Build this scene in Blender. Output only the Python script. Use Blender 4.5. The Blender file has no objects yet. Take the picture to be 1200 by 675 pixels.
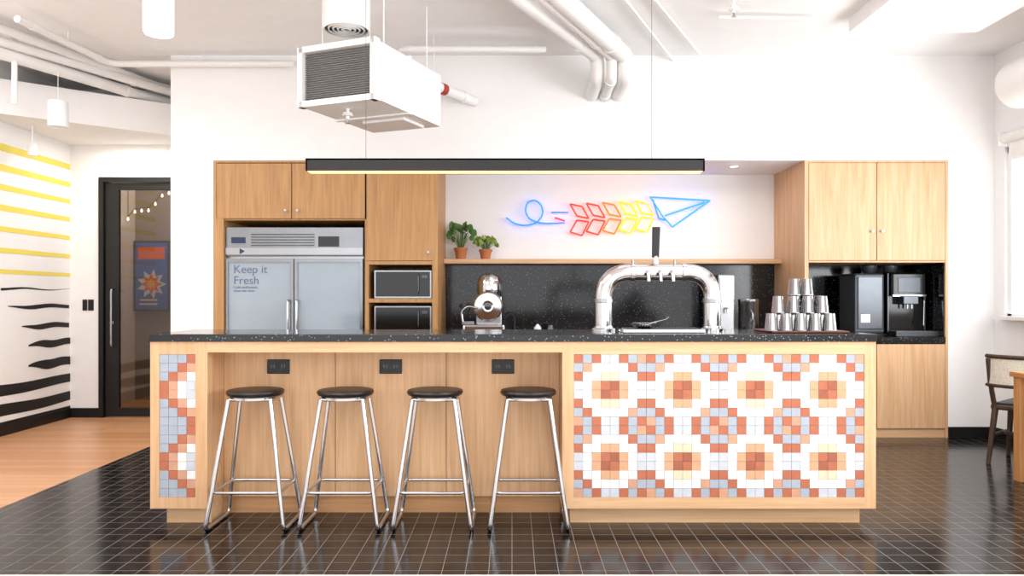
import bpy, bmesh, math, random
from mathutils import Vector, Matrix
random.seed(7)
scene = bpy.context.scene
F = 900.0; H = 1.27; HY = 348.0
D1, D2, D3, DL = 4.265, 6.923, 7.735, 8.10   # island front, cabinet fronts, alcove back wall, door wall
CEIL = 3.447
def X(px, D): return (px-600.0)*D/F
def Z(py, D): return H-(py-HY)*D/F

# ---------------------------------------------------------------- materials
def hexc(h):
    h = h.lstrip('#'); o = []
    for i in (0, 2, 4):
        c = int(h[i:i+2], 16)/255.0
        o.append(c/12.92 if c <= 0.04045 else ((c+0.055)/1.055)**2.4)
    return (o[0], o[1], o[2], 1.0)
def new_mat(name):
    m = bpy.data.materials.new(name); m.use_nodes = True
    nt = m.node_tree
    return m, nt, nt.nodes['Principled BSDF']
def plain(name, col, rough=0.5, metal=0.0, var=0.04, nscale=8.0, emit=None, es=0.0):
    m, nt, b = new_mat(name)
    c = hexc(col)
    tc = nt.nodes.new('ShaderNodeTexCoord'); n = nt.nodes.new('ShaderNodeTexNoise')
    n.inputs['Scale'].default_value = nscale; n.inputs['Detail'].default_value = 3
    nt.links.new(tc.outputs['Object'], n.inputs['Vector'])
    r = nt.nodes.new('ShaderNodeValToRGB')
    r.color_ramp.elements[0].position = 0.3; r.color_ramp.elements[1].position = 0.7
    r.color_ramp.elements[0].color = (c[0]*(1-var), c[1]*(1-var), c[2]*(1-var), 1)
    r.color_ramp.elements[1].color = (min(1, c[0]*(1+var)), min(1, c[1]*(1+var)), min(1, c[2]*(1+var)), 1)
    nt.links.new(n.outputs['Fac'], r.inputs['Fac']); nt.links.new(r.outputs['Color'], b.inputs['Base Color'])
    b.inputs['Roughness'].default_value = rough; b.inputs['Metallic'].default_value = metal
    if emit:
        b.inputs['Emission Color'].default_value = hexc(emit); b.inputs['Emission Strength'].default_value = es
    return m
def wood(name, light, dark, axis='Z', rough=0.45):
    m, nt, b = new_mat(name)
    tc = nt.nodes.new('ShaderNodeTexCoord'); mp = nt.nodes.new('ShaderNodeMapping')
    sc = [16, 16, 16]; sc['XYZ'.index(axis)] = 0.9
    mp.inputs['Scale'].default_value = sc
    nt.links.new(tc.outputs['Object'], mp.inputs['Vector'])
    n = nt.nodes.new('ShaderNodeTexNoise'); n.inputs['Scale'].default_value = 1.6
    n.inputs['Detail'].default_value = 7; n.inputs['Distortion'].default_value = 0.8
    nt.links.new(mp.outputs['Vector'], n.inputs['Vector'])
    mp2 = nt.nodes.new('ShaderNodeMapping'); s2 = [140, 140, 140]; s2['XYZ'.index(axis)] = 3
    mp2.inputs['Scale'].default_value = s2
    nt.links.new(tc.outputs['Object'], mp2.inputs['Vector'])
    n2 = nt.nodes.new('ShaderNodeTexNoise'); n2.inputs['Scale'].default_value = 1.0
    nt.links.new(mp2.outputs['Vector'], n2.inputs['Vector'])
    mx = nt.nodes.new('ShaderNodeMath'); mx.operation = 'MULTIPLY_ADD'; mx.inputs[1].default_value = 0.35
    nt.links.new(n2.outputs['Fac'], mx.inputs[0])
    m3 = nt.nodes.new('ShaderNodeMath'); m3.operation = 'MULTIPLY'; m3.inputs[1].default_value = 0.65
    nt.links.new(n.outputs['Fac'], m3.inputs[0]); nt.links.new(m3.outputs[0], mx.inputs[2])
    r = nt.nodes.new('ShaderNodeValToRGB')
    r.color_ramp.elements[0].position = 0.33; r.color_ramp.elements[1].position = 0.62
    r.color_ramp.elements[0].color = hexc(dark); r.color_ramp.elements[1].color = hexc(light)
    nt.links.new(mx.outputs[0], r.inputs['Fac']); nt.links.new(r.outputs['Color'], b.inputs['Base Color'])
    b.inputs['Roughness'].default_value = rough
    return m
def emis(name, col, s):
    m, nt, b = new_mat(name)
    b.inputs['Base Color'].default_value = (0, 0, 0, 1) if name.startswith('neon') else hexc(col)
    b.inputs['Emission Color'].default_value = hexc(col); b.inputs['Emission Strength'].default_value = s
    return m
def glass(name, tint='#ffffff', refl=0.12):
    m, nt, b = new_mat(name)
    out = nt.nodes['Material Output']
    t = nt.nodes.new('ShaderNodeBsdfTransparent'); t.inputs['Color'].default_value = hexc(tint)
    g = nt.nodes.new('ShaderNodeBsdfGlossy'); g.inputs['Roughness'].default_value = 0.02
    mix = nt.nodes.new('ShaderNodeMixShader'); mix.inputs['Fac'].default_value = refl
    nt.links.new(t.outputs[0], mix.inputs[1]); nt.links.new(g.outputs[0], mix.inputs[2])
    nt.links.new(mix.outputs[0], out.inputs['Surface'])
    nt.nodes.remove(b)
    return m
def terrazzo(name, base, rough=0.2, scale=70.0, speck='#8d9094', th=.16):
    m, nt, b = new_mat(name)
    tc = nt.nodes.new('ShaderNodeTexCoord'); v = nt.nodes.new('ShaderNodeTexVoronoi')
    v.inputs['Scale'].default_value = scale
    nt.links.new(tc.outputs['Object'], v.inputs['Vector'])
    r = nt.nodes.new('ShaderNodeValToRGB'); r.color_ramp.interpolation = 'LINEAR'
    r.color_ramp.elements[0].position = th-.04; r.color_ramp.elements[1].position = th+.03
    r.color_ramp.elements[0].color = (1, 1, 1, 1); r.color_ramp.elements[1].color = (0, 0, 0, 1)
    nt.links.new(v.outputs['Distance'], r.inputs['Fac'])
    mx = nt.nodes.new('ShaderNodeMix'); mx.data_type = 'RGBA'
    mx.inputs['A'].default_value = hexc(base); mx.inputs['B'].default_value = hexc(speck)
    nt.links.new(r.outputs['Color'], mx.inputs['Factor']); nt.links.new(mx.outputs['Result'], b.inputs['Base Color'])
    b.inputs['Roughness'].default_value = rough
    return m
def tilefloor(name):
    m, nt, b = new_mat(name)
    tc = nt.nodes.new('ShaderNodeTexCoord'); br = nt.nodes.new('ShaderNodeTexBrick')
    br.offset = 0.0; br.squash = 1.0
    br.inputs['Scale'].default_value = 1.0
    br.inputs['Brick Width'].default_value = 0.108; br.inputs['Row Height'].default_value = 0.108
    br.inputs['Mortar Size'].default_value = 0.0016; br.inputs['Mortar Smooth'].default_value = 0.1
    br.inputs['Color1'].default_value = hexc('#080707'); br.inputs['Color2'].default_value = hexc('#110f10')
    br.inputs['Mortar'].default_value = hexc('#807976'); br.inputs['Bias'].default_value = 0.0
    nt.links.new(tc.outputs['Object'], br.inputs['Vector'])
    nt.links.new(br.outputs['Color'], b.inputs['Base Color'])
    rr = nt.nodes.new('ShaderNodeMapRange'); rr.inputs['To Min'].default_value = 0.17; rr.inputs['To Max'].default_value = 0.8
    nt.links.new(br.outputs['Fac'], rr.inputs['Value']); nt.links.new(rr.outputs[0], b.inputs['Roughness'])
    b.inputs['Specular IOR Level'].default_value = 0.36
    bp = nt.nodes.new('ShaderNodeBump'); bp.inputs['Strength'].default_value = 0.4; bp.inputs['Distance'].default_value = 0.003
    bp.invert = True
    nt.links.new(br.outputs['Fac'], bp.inputs['Height']); nt.links.new(bp.outputs['Normal'], b.inputs['Normal'])
    return m
def plankfloor(name):
    m, nt, b = new_mat(name)
    tc = nt.nodes.new('ShaderNodeTexCoord')
    br = nt.nodes.new('ShaderNodeTexBrick'); br.offset = 0.37
    br.inputs['Scale'].default_value = 1.0
    br.inputs['Brick Width'].default_value = 1.3; br.inputs['Row Height'].default_value = 0.1
    br.inputs['Mortar Size'].default_value = 0.0015
    br.inputs['Color1'].default_value = hexc('#dca67a'); br.inputs['Color2'].default_value = hexc('#c98f60')
    br.inputs['Mortar'].default_value = hexc('#98653f')
    nt.links.new(tc.outputs['Object'], br.inputs['Vector'])
    mp = nt.nodes.new('ShaderNodeMapping'); mp.inputs['Scale'].default_value = (2, 25, 1)
    nt.links.new(tc.outputs['Object'], mp.inputs['Vector'])
    n = nt.nodes.new('ShaderNodeTexNoise'); n.inputs['Scale'].default_value = 2; n.inputs['Detail'].default_value = 5
    nt.links.new(mp.outputs[0], n.inputs['Vector'])
    mx = nt.nodes.new('ShaderNodeMix'); mx.data_type = 'RGBA'; mx.blend_type = 'MULTIPLY'
    r = nt.nodes.new('ShaderNodeValToRGB'); r.color_ramp.elements[0].color = (.8, .8, .8, 1)
    nt.links.new(n.outputs['Fac'], r.inputs['Fac']); mx.inputs['Factor'].default_value = 1
    nt.links.new(br.outputs['Color'], mx.inputs['A']); nt.links.new(r.outputs['Color'], mx.inputs['B'])
    nt.links.new(mx.outputs['Result'], b.inputs['Base Color']); b.inputs['Roughness'].default_value = 0.35
    return m

M = {}
M['wall'] = plain('wall_paint_white', '#f6f4f3', 0.8, var=0.01)
M['ceil'] = plain('ceiling_paint', '#f8f6f5', 0.85, var=0.015)
M['pipe'] = plain('pipe_paint_white', '#f3f1ef', 0.45, var=0.01)
M['oakZ'] = wood('oak_veneer_vertical', '#dfb78e', '#ca9b6d', 'Z')
M['oakX'] = wood('oak_veneer_horizontal', '#e0b990', '#cda174', 'X')
M['oakD'] = wood('oak_veneer_brown', '#c4955f', '#a87a4c', 'Z')  # more orange-brown oak, mainly the left cabinets
M['oakDX'] = wood('oak_veneer_brown_horizontal', '#c6976a', '#b08154', 'X')  # similar browner oak, grain running sideways
M['counter'] = terrazzo('terrazzo_black', '#08090b', 0.12, 60, '#a2a5aa', .17)
M['splash'] = terrazzo('terrazzo_backsplash', '#0e1014', 0.12, 45, '#8d9299', .15)
M['black'] = plain('black_matte', '#0c0b0b', 0.45)
M['blackg'] = plain('black_gloss', '#0b0b0d', 0.12)
M['dark'] = plain('dark_recess', '#1a1512', 0.7)
M['seat'] = plain('seat_dark_wood', '#120c0b', 0.38, var=.2, nscale=20)
M['chrome'] = plain('chrome', '#c4c4c7', 0.12, 1.0, var=0.01)
M['steel'] = plain('brushed_steel', '#a5a6a9', 0.26, 1.0, var=0.03)
M['cup'] = plain('cup_steel', '#959597', 0.2, 1.0, var=0.03)
M['steeld'] = plain('dark_steel', '#5c5f63', 0.3, 1.0)
M['white'] = plain('white_enamel', '#f2f2f2', 0.4, var=0.01)
M['fglass'] = plain('frosted_fridge_glass', '#9ba7b1', 0.08, var=0.1, nscale=1.5, emit='#c0ccd6', es=0.06)  # slight emission on the glass stands in for the lit interior
M['frame'] = plain('fridge_stainless', '#8b8d90', 0.22, 1.0)
M['navy'] = plain('navy_label', '#1d2a55', 0.4)
M['terra'] = plain('terracotta_pot', '#b96f43', 0.7)
M['leaf'] = plain('leaf_green', '#4a7331', 0.45, var=0.3, nscale=30)
M['leaf2'] = plain('leaf_yellowgreen', '#86993a', 0.5, var=0.3, nscale=30)
M['soil'] = plain('soil', '#2e2018', 0.9)
M['yellow'] = plain('stripe_yellow', '#f0dc64', 0.7, var=0.01)
M['stripek'] = plain('stripe_black', '#17120f', 0.7)
M['red'] = plain('red_band', '#b3322b', 0.5)
M['glass'] = glass('clear_glass', '#f4f8fa', 0.08)
M['dglass'] = glass('door_glass', '#cfc6bd', 0.06)
M['tile'] = tilefloor('black_floor_tiles'); M['plank'] = plankfloor('oak_floor_planks')
M['concrete'] = plain('pale_floor', '#e8ded4', 0.5, var=0.04, nscale=3)
M['tableo'] = wood('table_oak', '#c68f58', '#aa723f', 'Z')
M['chairw'] = wood('chair_walnut', '#4a3426', '#2a1c14', 'Z')
M['cane'] = plain('woven_cane', '#d8d0c0', 0.8, var=0.25, nscale=160)
M['building'] = plain('facade_grey', '#b4bec8', 0.8)
M['bwin'] = plain('facade_window', '#7f95ac', 0.2)
M['grey'] = plain('machine_grey', '#53585e', 0.25, 0.3)
M['blind'] = plain('blind_fabric', '#f1efec', 0.9)
M['warm'] = emis('led_warm', '#ffb27c', 2.4)
M['lampw'] = emis('lamp_white', '#fff4e2', 5.0)
M['nb'] = emis('neon_blue', '#1458ff', 3.6)
M['nw'] = emis('neon_ice', '#1e6aff', 3.4)
M['nr'] = emis('neon_red', '#ff2014', 3.8)
M['no'] = emis('neon_orange', '#ff4a10', 3.6)
M['ny'] = emis('neon_yellow', '#ff9000', 3.0)

# ---------------------------------------------------------------- geometry helpers
class G:
    def __init__(s, name, loc=(0, 0, 0), rot=0.0, local=False):
        e = bpy.data.objects.new(name, None); e.empty_display_size = 0.05
        scene.collection.objects.link(e); e.location = loc; e.rotation_euler = (0, 0, rot)
        s.e = e; s.off = Vector((0, 0, 0)) if local else Vector(loc)
def mk(name, verts, faces, mats, parent=None, fmat=None, smooth=False, bevel=0.0, seg=2):
    off = parent.off if parent else Vector((0, 0, 0))
    me = bpy.data.meshes.new(name)
    me.from_pydata([tuple(Vector(v)-off) for v in verts], [], faces)
    if not isinstance(mats, (list, tuple)): mats = [mats]
    for m in mats: me.materials.append(M[m] if isinstance(m, str) else m)
    if fmat:
        for p, i in zip(me.polygons, fmat): p.material_index = i
    bm = bmesh.new(); bm.from_mesh(me); bmesh.ops.recalc_face_normals(bm, faces=bm.faces); bm.to_mesh(me); bm.free()
    if smooth:
        for p in me.polygons: p.use_smooth = True
        try: me.set_sharp_from_angle(angle=math.radians(40))
        except Exception: pass
    o = bpy.data.objects.new(name, me); scene.collection.objects.link(o)
    if parent: o.parent = parent.e
    if bevel:
        b = o.modifiers.new('bevel', 'BEVEL'); b.width = bevel; b.segments = seg; b.limit_method = 'ANGLE'
    return o
def boxes(name, lst, mat, parent=None, bevel=0.0):
    V, Fc = [], []
    for (x0, x1, y0, y1, z0, z1) in lst:
        if x0 > x1: x0, x1 = x1, x0
        if z0 > z1: z0, z1 = z1, z0
        if y0 > y1: y0, y1 = y1, y0
        b = len(V)
        V += [(x0, y0, z0), (x1, y0, z0), (x1, y1, z0), (x0, y1, z0), (x0, y0, z1), (x1, y0, z1), (x1, y1, z1), (x0, y1, z1)]
        Fc += [(b, b+3, b+2, b+1), (b+4, b+5, b+6, b+7), (b, b+1, b+5, b+4), (b+1, b+2, b+6, b+5), (b+2, b+3, b+7, b+6), (b+3, b, b+4, b+7)]
    return mk(name, V, Fc, mat, parent, bevel=bevel)
def box(name, x0, x1, y0, y1, z0, z1, mat, parent=None, bevel=0.0):
    return boxes(name, [(x0, x1, y0, y1, z0, z1)], mat, parent, bevel)
def prism(name, pts, z0, z1, mat, parent=None):
    n = len(pts)
    V = [(p[0], p[1], z0) for p in pts]+[(p[0], p[1], z1) for p in pts]
    Fc = [tuple(range(n)), tuple(range(n, 2*n))]+[(i, (i+1) % n, n+(i+1) % n, n+i) for i in range(n)]
    return mk(name, V, Fc, mat, parent)
def prismY(name, pts, y0, y1, mat, parent=None, bevel=0.0):
    n = len(pts)
    V = [(p[0], y0, p[1]) for p in pts]+[(p[0], y1, p[1]) for p in pts]
    Fc = [tuple(range(n)), tuple(range(n, 2*n))]+[(i, (i+1) % n, n+(i+1) % n, n+i) for i in range(n)]
    return mk(name, V, Fc, mat, parent, bevel=bevel)
def fillet(pts, r, n=6, closed=False):
    pts = [Vector(p) for p in pts]; out = []; N = len(pts)
    for i in range(N):
        if not closed and i in (0, N-1): out.append(pts[i]); continue
        a, b, c = pts[(i-1) % N], pts[i], pts[(i+1) % N]
        u = (a-b); v = (c-b); rr = min(r, u.length*.48, v.length*.48)
        p0 = b+u.normalized()*rr; p1 = b+v.normalized()*rr
        for k in range(n+1):
            t = k/n
            out.append(p0*(1-t)**2+b*2*t*(1-t)+p1*t*t)
    return out
def tube(name, pts, r, mat, parent=None, fr=0.0, closed=False, seg=12, n=6):
    pts = fillet(pts, fr, n, closed) if fr else [Vector(p) for p in pts]
    N = len(pts); V, Fc = [], []
    def tan(i):
        if closed: return (pts[(i+1) % N]-pts[(i-1) % N]).normalized()
        if i == 0: return (pts[1]-pts[0]).normalized()
        if i == N-1: return (pts[-1]-pts[-2]).normalized()
        return ((pts[i]-pts[i-1]).normalized()+(pts[i+1]-pts[i]).normalized()).normalized()
    t0 = tan(0); up = Vector((0, 0, 1)) if abs(t0.z) < .9 else Vector((1, 0, 0))
    nrm = (up-t0*up.dot(t0)).normalized()
    for i in range(N):
        t = tan(i); nrm = (nrm-t*nrm.dot(t))
        nrm = nrm.normalized() if nrm.length > 1e-6 else Vector((1, 0, 0)); bn = t.cross(nrm)
        rr = r(i/(N-1)) if callable(r) else r
        for k in range(seg):
            a = 2*math.pi*k/seg
            V.append(pts[i]+(nrm*math.cos(a)+bn*math.sin(a))*rr)
    L = N if closed else N-1
    for i in range(L):
        for k in range(seg):
            a, b = i*seg+k, i*seg+(k+1) % seg
            j = ((i+1) % N)*seg
            Fc.append((a, b, j+(k+1) % seg, j+k))
    if not closed:
        Fc.append(tuple(range(seg))); Fc.append(tuple(range((N-1)*seg, N*seg)))
    return mk(name, V, Fc, mat, parent, smooth=True)
def lathe(name, prof, c, mat, parent=None, seg=28, axis='Z', smooth=True, ring=False):
    V, Fc = [], []; n = len(prof)
    for (r, h) in prof:
        for k in range(seg):
            a = 2*math.pi*k/seg; u, v = r*math.cos(a), r*math.sin(a)
            if axis == 'Z': V.append((c[0]+u, c[1]+v, c[2]+h))
            elif axis == 'Y': V.append((c[0]+u, c[1]+h, c[2]+v))
            else: V.append((c[0]+h, c[1]+u, c[2]+v))
    for i in range(n if ring else n-1):
        j = (i+1) % n
        for k in range(seg):
            Fc.append((i*seg+k, i*seg+(k+1) % seg, j*seg+(k+1) % seg, j*seg+k))
    if not ring:
        Fc.append(tuple(range(seg))); Fc.append(tuple(range((n-1)*seg, n*seg)))
    return mk(name, V, Fc, mat, parent, smooth=smooth)
def cyl(name, c, r, h, mat, parent=None, seg=28, axis='Z'):
    e = min(r, h)*0.06
    return lathe(name, [(r-e, 0), (r, e), (r, h-e), (r-e, h)], c, mat, parent, seg, axis)

# ================================================================= ROOM SHELL
XL = X(82, DL); XR = X(1165, D2); XW = X(200, D2)
Xa, Xb = X(250, D2), X(1111, D2); ZT = Z(188, D2)
DT = H*F/(673.5-HY)
YB = -3.0
box('floor', XW, XR+.2, DT, D3+.4, -.1, 0, 'tile')
box('floor_wood', XL-.2, XW, DT, 11.6, -.1, 0, 'plank')
box('floor_concrete', XL-.2, XR+.2, YB, DT, -.1, 0, 'concrete')
box('ceiling', XL-.2, XR+.2, YB, 11.6, CEIL, CEIL+.12, 'ceil')
box('wall_back_return', XW, Xa, D2, DL+.12, 0, CEIL, 'wall')
box('wall_back_header', Xa, Xb, D2, D3+.12, ZT, CEIL, 'wall')
box('wall_back_pier', Xb, XR, D2, D3+.12, 0, CEIL, 'wall')
box('wall_back_alcove', Xa, Xb, D3, D3+.12, 0, ZT, 'wall')
dx0, dx1, dz = X(117, DL), X(117, DL)+1.02, Z(208, DL)
boxes('wall_hallway', [(XL, dx0, DL, DL+.12, 0, CEIL), (dx0, dx1, DL, DL+.12, dz, CEIL), (dx1, XW, DL, DL+.12, 0, CEIL)], 'wall')
box('wall_left', XL-.15, XL, YB, 11.6, 0, CEIL, 'wall')
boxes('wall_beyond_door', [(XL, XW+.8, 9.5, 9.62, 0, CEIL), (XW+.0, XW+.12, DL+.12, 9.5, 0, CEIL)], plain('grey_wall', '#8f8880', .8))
wz0, wz1 = Z(375, 6.6), Z(172, 6.75)
box('wall_right_sill', XR, XR+.18, YB, D2+.9, 0, wz0, 'wall')
box('wall_right_head', XR, XR+.18, YB, D2+.9, wz1, CEIL, 'wall')
box('wall_right_pier', XR, XR+.18, 6.78, D2+.9, wz0, wz1, 'wall')
w = G('window_1', (XR+.08, 3, wz0))
fr = [(XR+.03, XR+.13, YB, 6.78, wz0, wz0+.05), (XR+.03, XR+.13, YB, 6.78, wz1-.05, wz1)]
y = 6.78
while y > YB+.1:
    fr.append((XR+.03, XR+.13, y-.05, y, wz0, wz1)); y -= 1.55
boxes('window_frame', fr, 'white', w)
box('window_pane', XR+.075, XR+.082, YB, 6.76, wz0+.02, wz1-.02, 'glass', w)
box('window_stool', XR-.10, XR+.03, YB, 6.8, wz0, wz0+.03, 'white', w)
bh = .1
boxes('baseboard_back', [(Xb, XR, D2-.015, D2, 0, bh), (XW, Xa, D2-.015, D2, 0, bh)], 'black')
boxes('baseboard_left', [(XL, XL+.015, YB, DL, 0, bh), (XL, dx0, DL-.015, DL, 0, bh)], 'black')
boxes('baseboard_right', [(XR-.015, XR, YB, D2-.02, 0, bh)], 'black')

prism('soffit_bulkhead', [(XL, 6.55), (XW, 7.85), (XW, DL), (XL, DL)], Z(170, DL), Z(136, DL), 'wall')
box('ceiling_drop_panel', X(995, 6), X(1145, 6), 4.0, 6.0, Z(38, 6), CEIL, 'ceil')

# painted mural bands on wall_left (flush to the wall)
g = G('painted_stripe_mural', (XL, 7.5, 1.2))
ys = [(172, 10), (196, 9), (219, 8), (243, 8), (268, 7), (293, 7), (318, 6)]
for i, (py, t) in enumerate(ys):
    Dn = 7.0; zc = Z(py, Dn); th = t*Dn/F*.5
    a, b = 6.2, DL-.0
    V = [(XL+.003, a, zc-th), (XL+.003, b, zc-th*.75), (XL+.003, b, zc+th*.75), (XL+.003, a, zc+th)]
    mk('yellow_stripe', V, [(0, 1, 2, 3)], 'yellow', g)
for py, t, ds, de in [(338, 4, 7.0, 8.1), (360, 6, 7.1, 8.08), (385, 8, 7.3, 8.08), (408, 11, 7.4, 8.1), (434, 14, 7.4, 8.1), (458, 15, 6.2, 8.1), (482, 16, 6.2, 8.1)]:
    zc = Z(py, 7.0); th = t*7.0/F*.5
    N = 12; top = []; bot = []
    for k in range(N+1):
        u = k/N; yy = ds+(de-ds)*u
        if py < 350: s = .7*(1-u)+.05
        else: s = (min(1, u*2.2+.15) if ds > 6.5 else 1)*(1-.25*u)
        wv = .008*math.sin(u*9+py)
        top.append((XL+.003, yy, zc+wv+th*s)); bot.append((XL+.003, yy, zc+wv-th*s))
    V = top+bot
    mk('black_stripe', V, [(k, k+1, N+2+k, N+1+k) for k in range(N)], 'stripek', g)
mk('black_stripe', [(XL+.003, 6.2, .04), (XL+.003, DL, .04), (XL+.003, DL, .125), (XL+.003, 6.2, .125)], [(0, 1, 2, 3)], 'stripek', g)

# glass door
d = G('door_1', ((dx0+dx1)/2, DL, 0))
boxes('door_frame', [(dx0, dx0+.05, DL-.03, DL+.12, 0, dz), (dx1-.05, dx1, DL-.03, DL+.12, 0, dz), (dx0+.05, dx1-.05, DL-.03, DL+.12, dz-.05, dz)], 'black', d)
boxes('door_leaf', [(dx0+.06, dx0+.2, DL, DL+.045, .01, dz-.06), (dx1-.2, dx1-.06, DL, DL+.045, .01, dz-.06), (dx0+.2, dx1-.2, DL, DL+.045, dz-.13, dz-.06), (dx0+.2, dx1-.2, DL, DL+.045, .01, .1)], 'black', d, bevel=.002)
box('door_glass', dx0+.2, dx1-.2, DL+.018, DL+.026, .1, dz-.13, 'dglass', d)
tube('door_handle', [(dx0+.15, DL, .75), (dx0+.15, DL-.06, .75), (dx0+.15, DL-.06, 1.35), (dx0+.15, DL, 1.35)], .012, 'steel', d, fr=.03)
cyl('door_lock', (dx0+.13, DL-.015, 1.0), .022, .015, 'steel', d, axis='Y')
g = G('light_switch', (X(103, DL), DL, Z(357, DL)))
boxes('switch_plate', [(X(97, DL), X(102.5, DL), DL-.008, DL, Z(364, DL), Z(351, DL)), (X(103.5, DL), X(110, DL), DL-.008, DL, Z(364, DL), Z(351, DL))], 'black', g, bevel=.002)
boxes('switch_rocker', [(X(98.5, DL), X(101, DL), DL-.012, DL-.007, Z(361, DL), Z(354, DL)), (X(105, DL), X(108, DL), DL-.012, DL-.007, Z(361, DL), Z(354, DL))], 'dark', g)
# poster hung on the wall of the room beyond
Dp = 9.47
g = G('framed_poster', (X(178, Dp), Dp, Z(322, Dp)))
px0, px1, pz0, pz1 = X(160, Dp), X(197, Dp), Z(362, Dp), Z(285, Dp)
box('poster_frame', px0-.03, px1+.03, Dp-.02, Dp+.03, pz0-.03, pz1+.03, 'black', g)
box('poster_sheet', px0, px1, Dp-.024, Dp-.0205, pz0, pz1, plain('poster_blue', '#2460c8', .6), g)
cx, cz = (px0+px1)/2, (pz0+pz1)/2
def star(name, r1, r2, n, yy, mat, dzc=-.1):
    pts = []
    for k in range(2*n):
        a = math.pi*k/n; r = r1 if k % 2 == 0 else r2
        pts.append((cx+r*math.cos(a), cz+dzc+r*math.sin(a)))
    prismY(name, pts, yy-.002, yy, mat, g)
star('poster_star_outer', .185, .11, 9, Dp-.025, plain('poster_cyan', '#cfe8e8', .6))
star('poster_star_middle', .14, .07, 8, Dp-.028, plain('poster_orange', '#f0502a', .6))
star('poster_star_core', .07, .04, 8, Dp-.031, plain('poster_gold', '#f2c230', .6))
boxes('poster_band', [(px0+.03, px1-.03, Dp-.028, Dp-.0245, pz1-.2, pz1-.05)], plain('poster_red', '#f0642a', .6), g)
boxes('poster_lines', [(px0+.05, px1-.12, Dp-.028, Dp-.0245, pz0+.05+k*.05, pz0+.07+k*.05) for k in range(2)], plain('poster_cream', '#f0e2b8', .6), g)
g = G('string_lights', (X(175, 9.0), 9.0, 2.4))
for k in range(7):
    a = k/6; pxx = 150+48*a; Dq = 9.2-.4*a
    lathe('bulb', [(.001, -.02), (.012, -.008), (.012, .008), (.006, .025)], (X(pxx, Dq), Dq, 2.2+.24*a+.04*math.sin(a*9)), 'lampw', g, seg=10)
tube('cord', [(X(150+48*k/6, 9.2-.4*k/6), 9.2-.4*k/6, 2.235+.24*k/6+.04*math.sin(k/6*9)) for k in range(7)], .005, 'black', g, seg=6)
tube('cord_drop_1', [(X(150, 9.2), 9.2, 2.235), (X(150, 9.2), 9.2, CEIL)], .004, 'black', g, seg=6)
tube('cord_drop_2', [(X(198, 8.8), 8.8, 2.48), (X(198, 8.8), 8.8, CEIL)], .004, 'black', g, seg=6)

# ================================================================= ISLAND
isl = G('kitchen_island', (0, D1+.35, 0))
def x1(px): return X(px, D1)
def z1(py): return Z(py, D1)
ix0, ix1 = x1(176), x1(1026.5); CT = z1(391.5); CB = z1(400.5)
DB = D1+.60
box('countertop', ix0-.004, ix1+.002, D1-.012, DB+.01, CB, CT, 'counter', isl, bevel=.003)
zb = z1(596)
RP = D1+.245
boxes('left_pier_frame', [(ix0, x1(186.5), D1, DB, zb, CB), (x1(229), x1(243), D1, RP, zb, CB), (x1(186.5), x1(229), D1, RP, z1(415), CB), (x1(186.5), x1(229), D1, RP, zb, z1(583))], 'oakZ', isl)
box('left_pier_core', x1(186.5), x1(229), D1+.012, RP, z1(583), z1(415), 'white', isl)
boxes('right_block_frame', [(x1(659), x1(672.5), D1, DB, zb, CB), (x1(1013), ix1, D1, DB, zb, CB)], 'oakZ', isl)
boxes('right_block_rails', [(x1(672.5), x1(1013), D1, DB, z1(415), CB), (x1(672.5), x1(1013), D1, DB, zb, z1(583))], 'oakX', isl)
box('right_block_core', x1(672.5), x1(1013), D1+.012, DB, z1(583), z1(415), 'white', isl)
box('counter_apron', x1(243), x1(659), D1, RP, z1(413), CB, 'oakX', isl)
boxes('plinth', [(x1(190), x1(243), D1+.06, DB-.04, 0, zb), (x1(669), x1(1013), D1+.06, DB-.04, 0, zb)], 'oakX', isl)
rx = [x1(243), X(393, RP), X(523, RP), x1(659)]
for i in range(3):
    box('recess_panel_%d' % (i+1), rx[i]+.002, rx[i+1]-.002, RP, RP+.02, .1, CB, 'oakZ', isl)
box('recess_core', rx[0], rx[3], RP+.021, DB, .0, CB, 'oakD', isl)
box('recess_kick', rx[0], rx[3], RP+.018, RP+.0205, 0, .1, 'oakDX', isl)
for i, px in enumerate((326.5, 458, 589.5)):
    xx, zz = X(px, RP), Z(429.5, RP)
    box('outlet_plate_%d' % i, xx-.066, xx+.066, RP-.01, RP, zz-.042, zz+.042, 'black', isl, bevel=.004)
    for s in (-1, 1):
        for q in (-1, 1):
            box('outlet_socket', xx+s*.03+q*.008-.003, xx+s*.03+q*.008+.003, RP-.0115, RP-.009, zz-.008, zz+.012, 'grey', isl)
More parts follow.
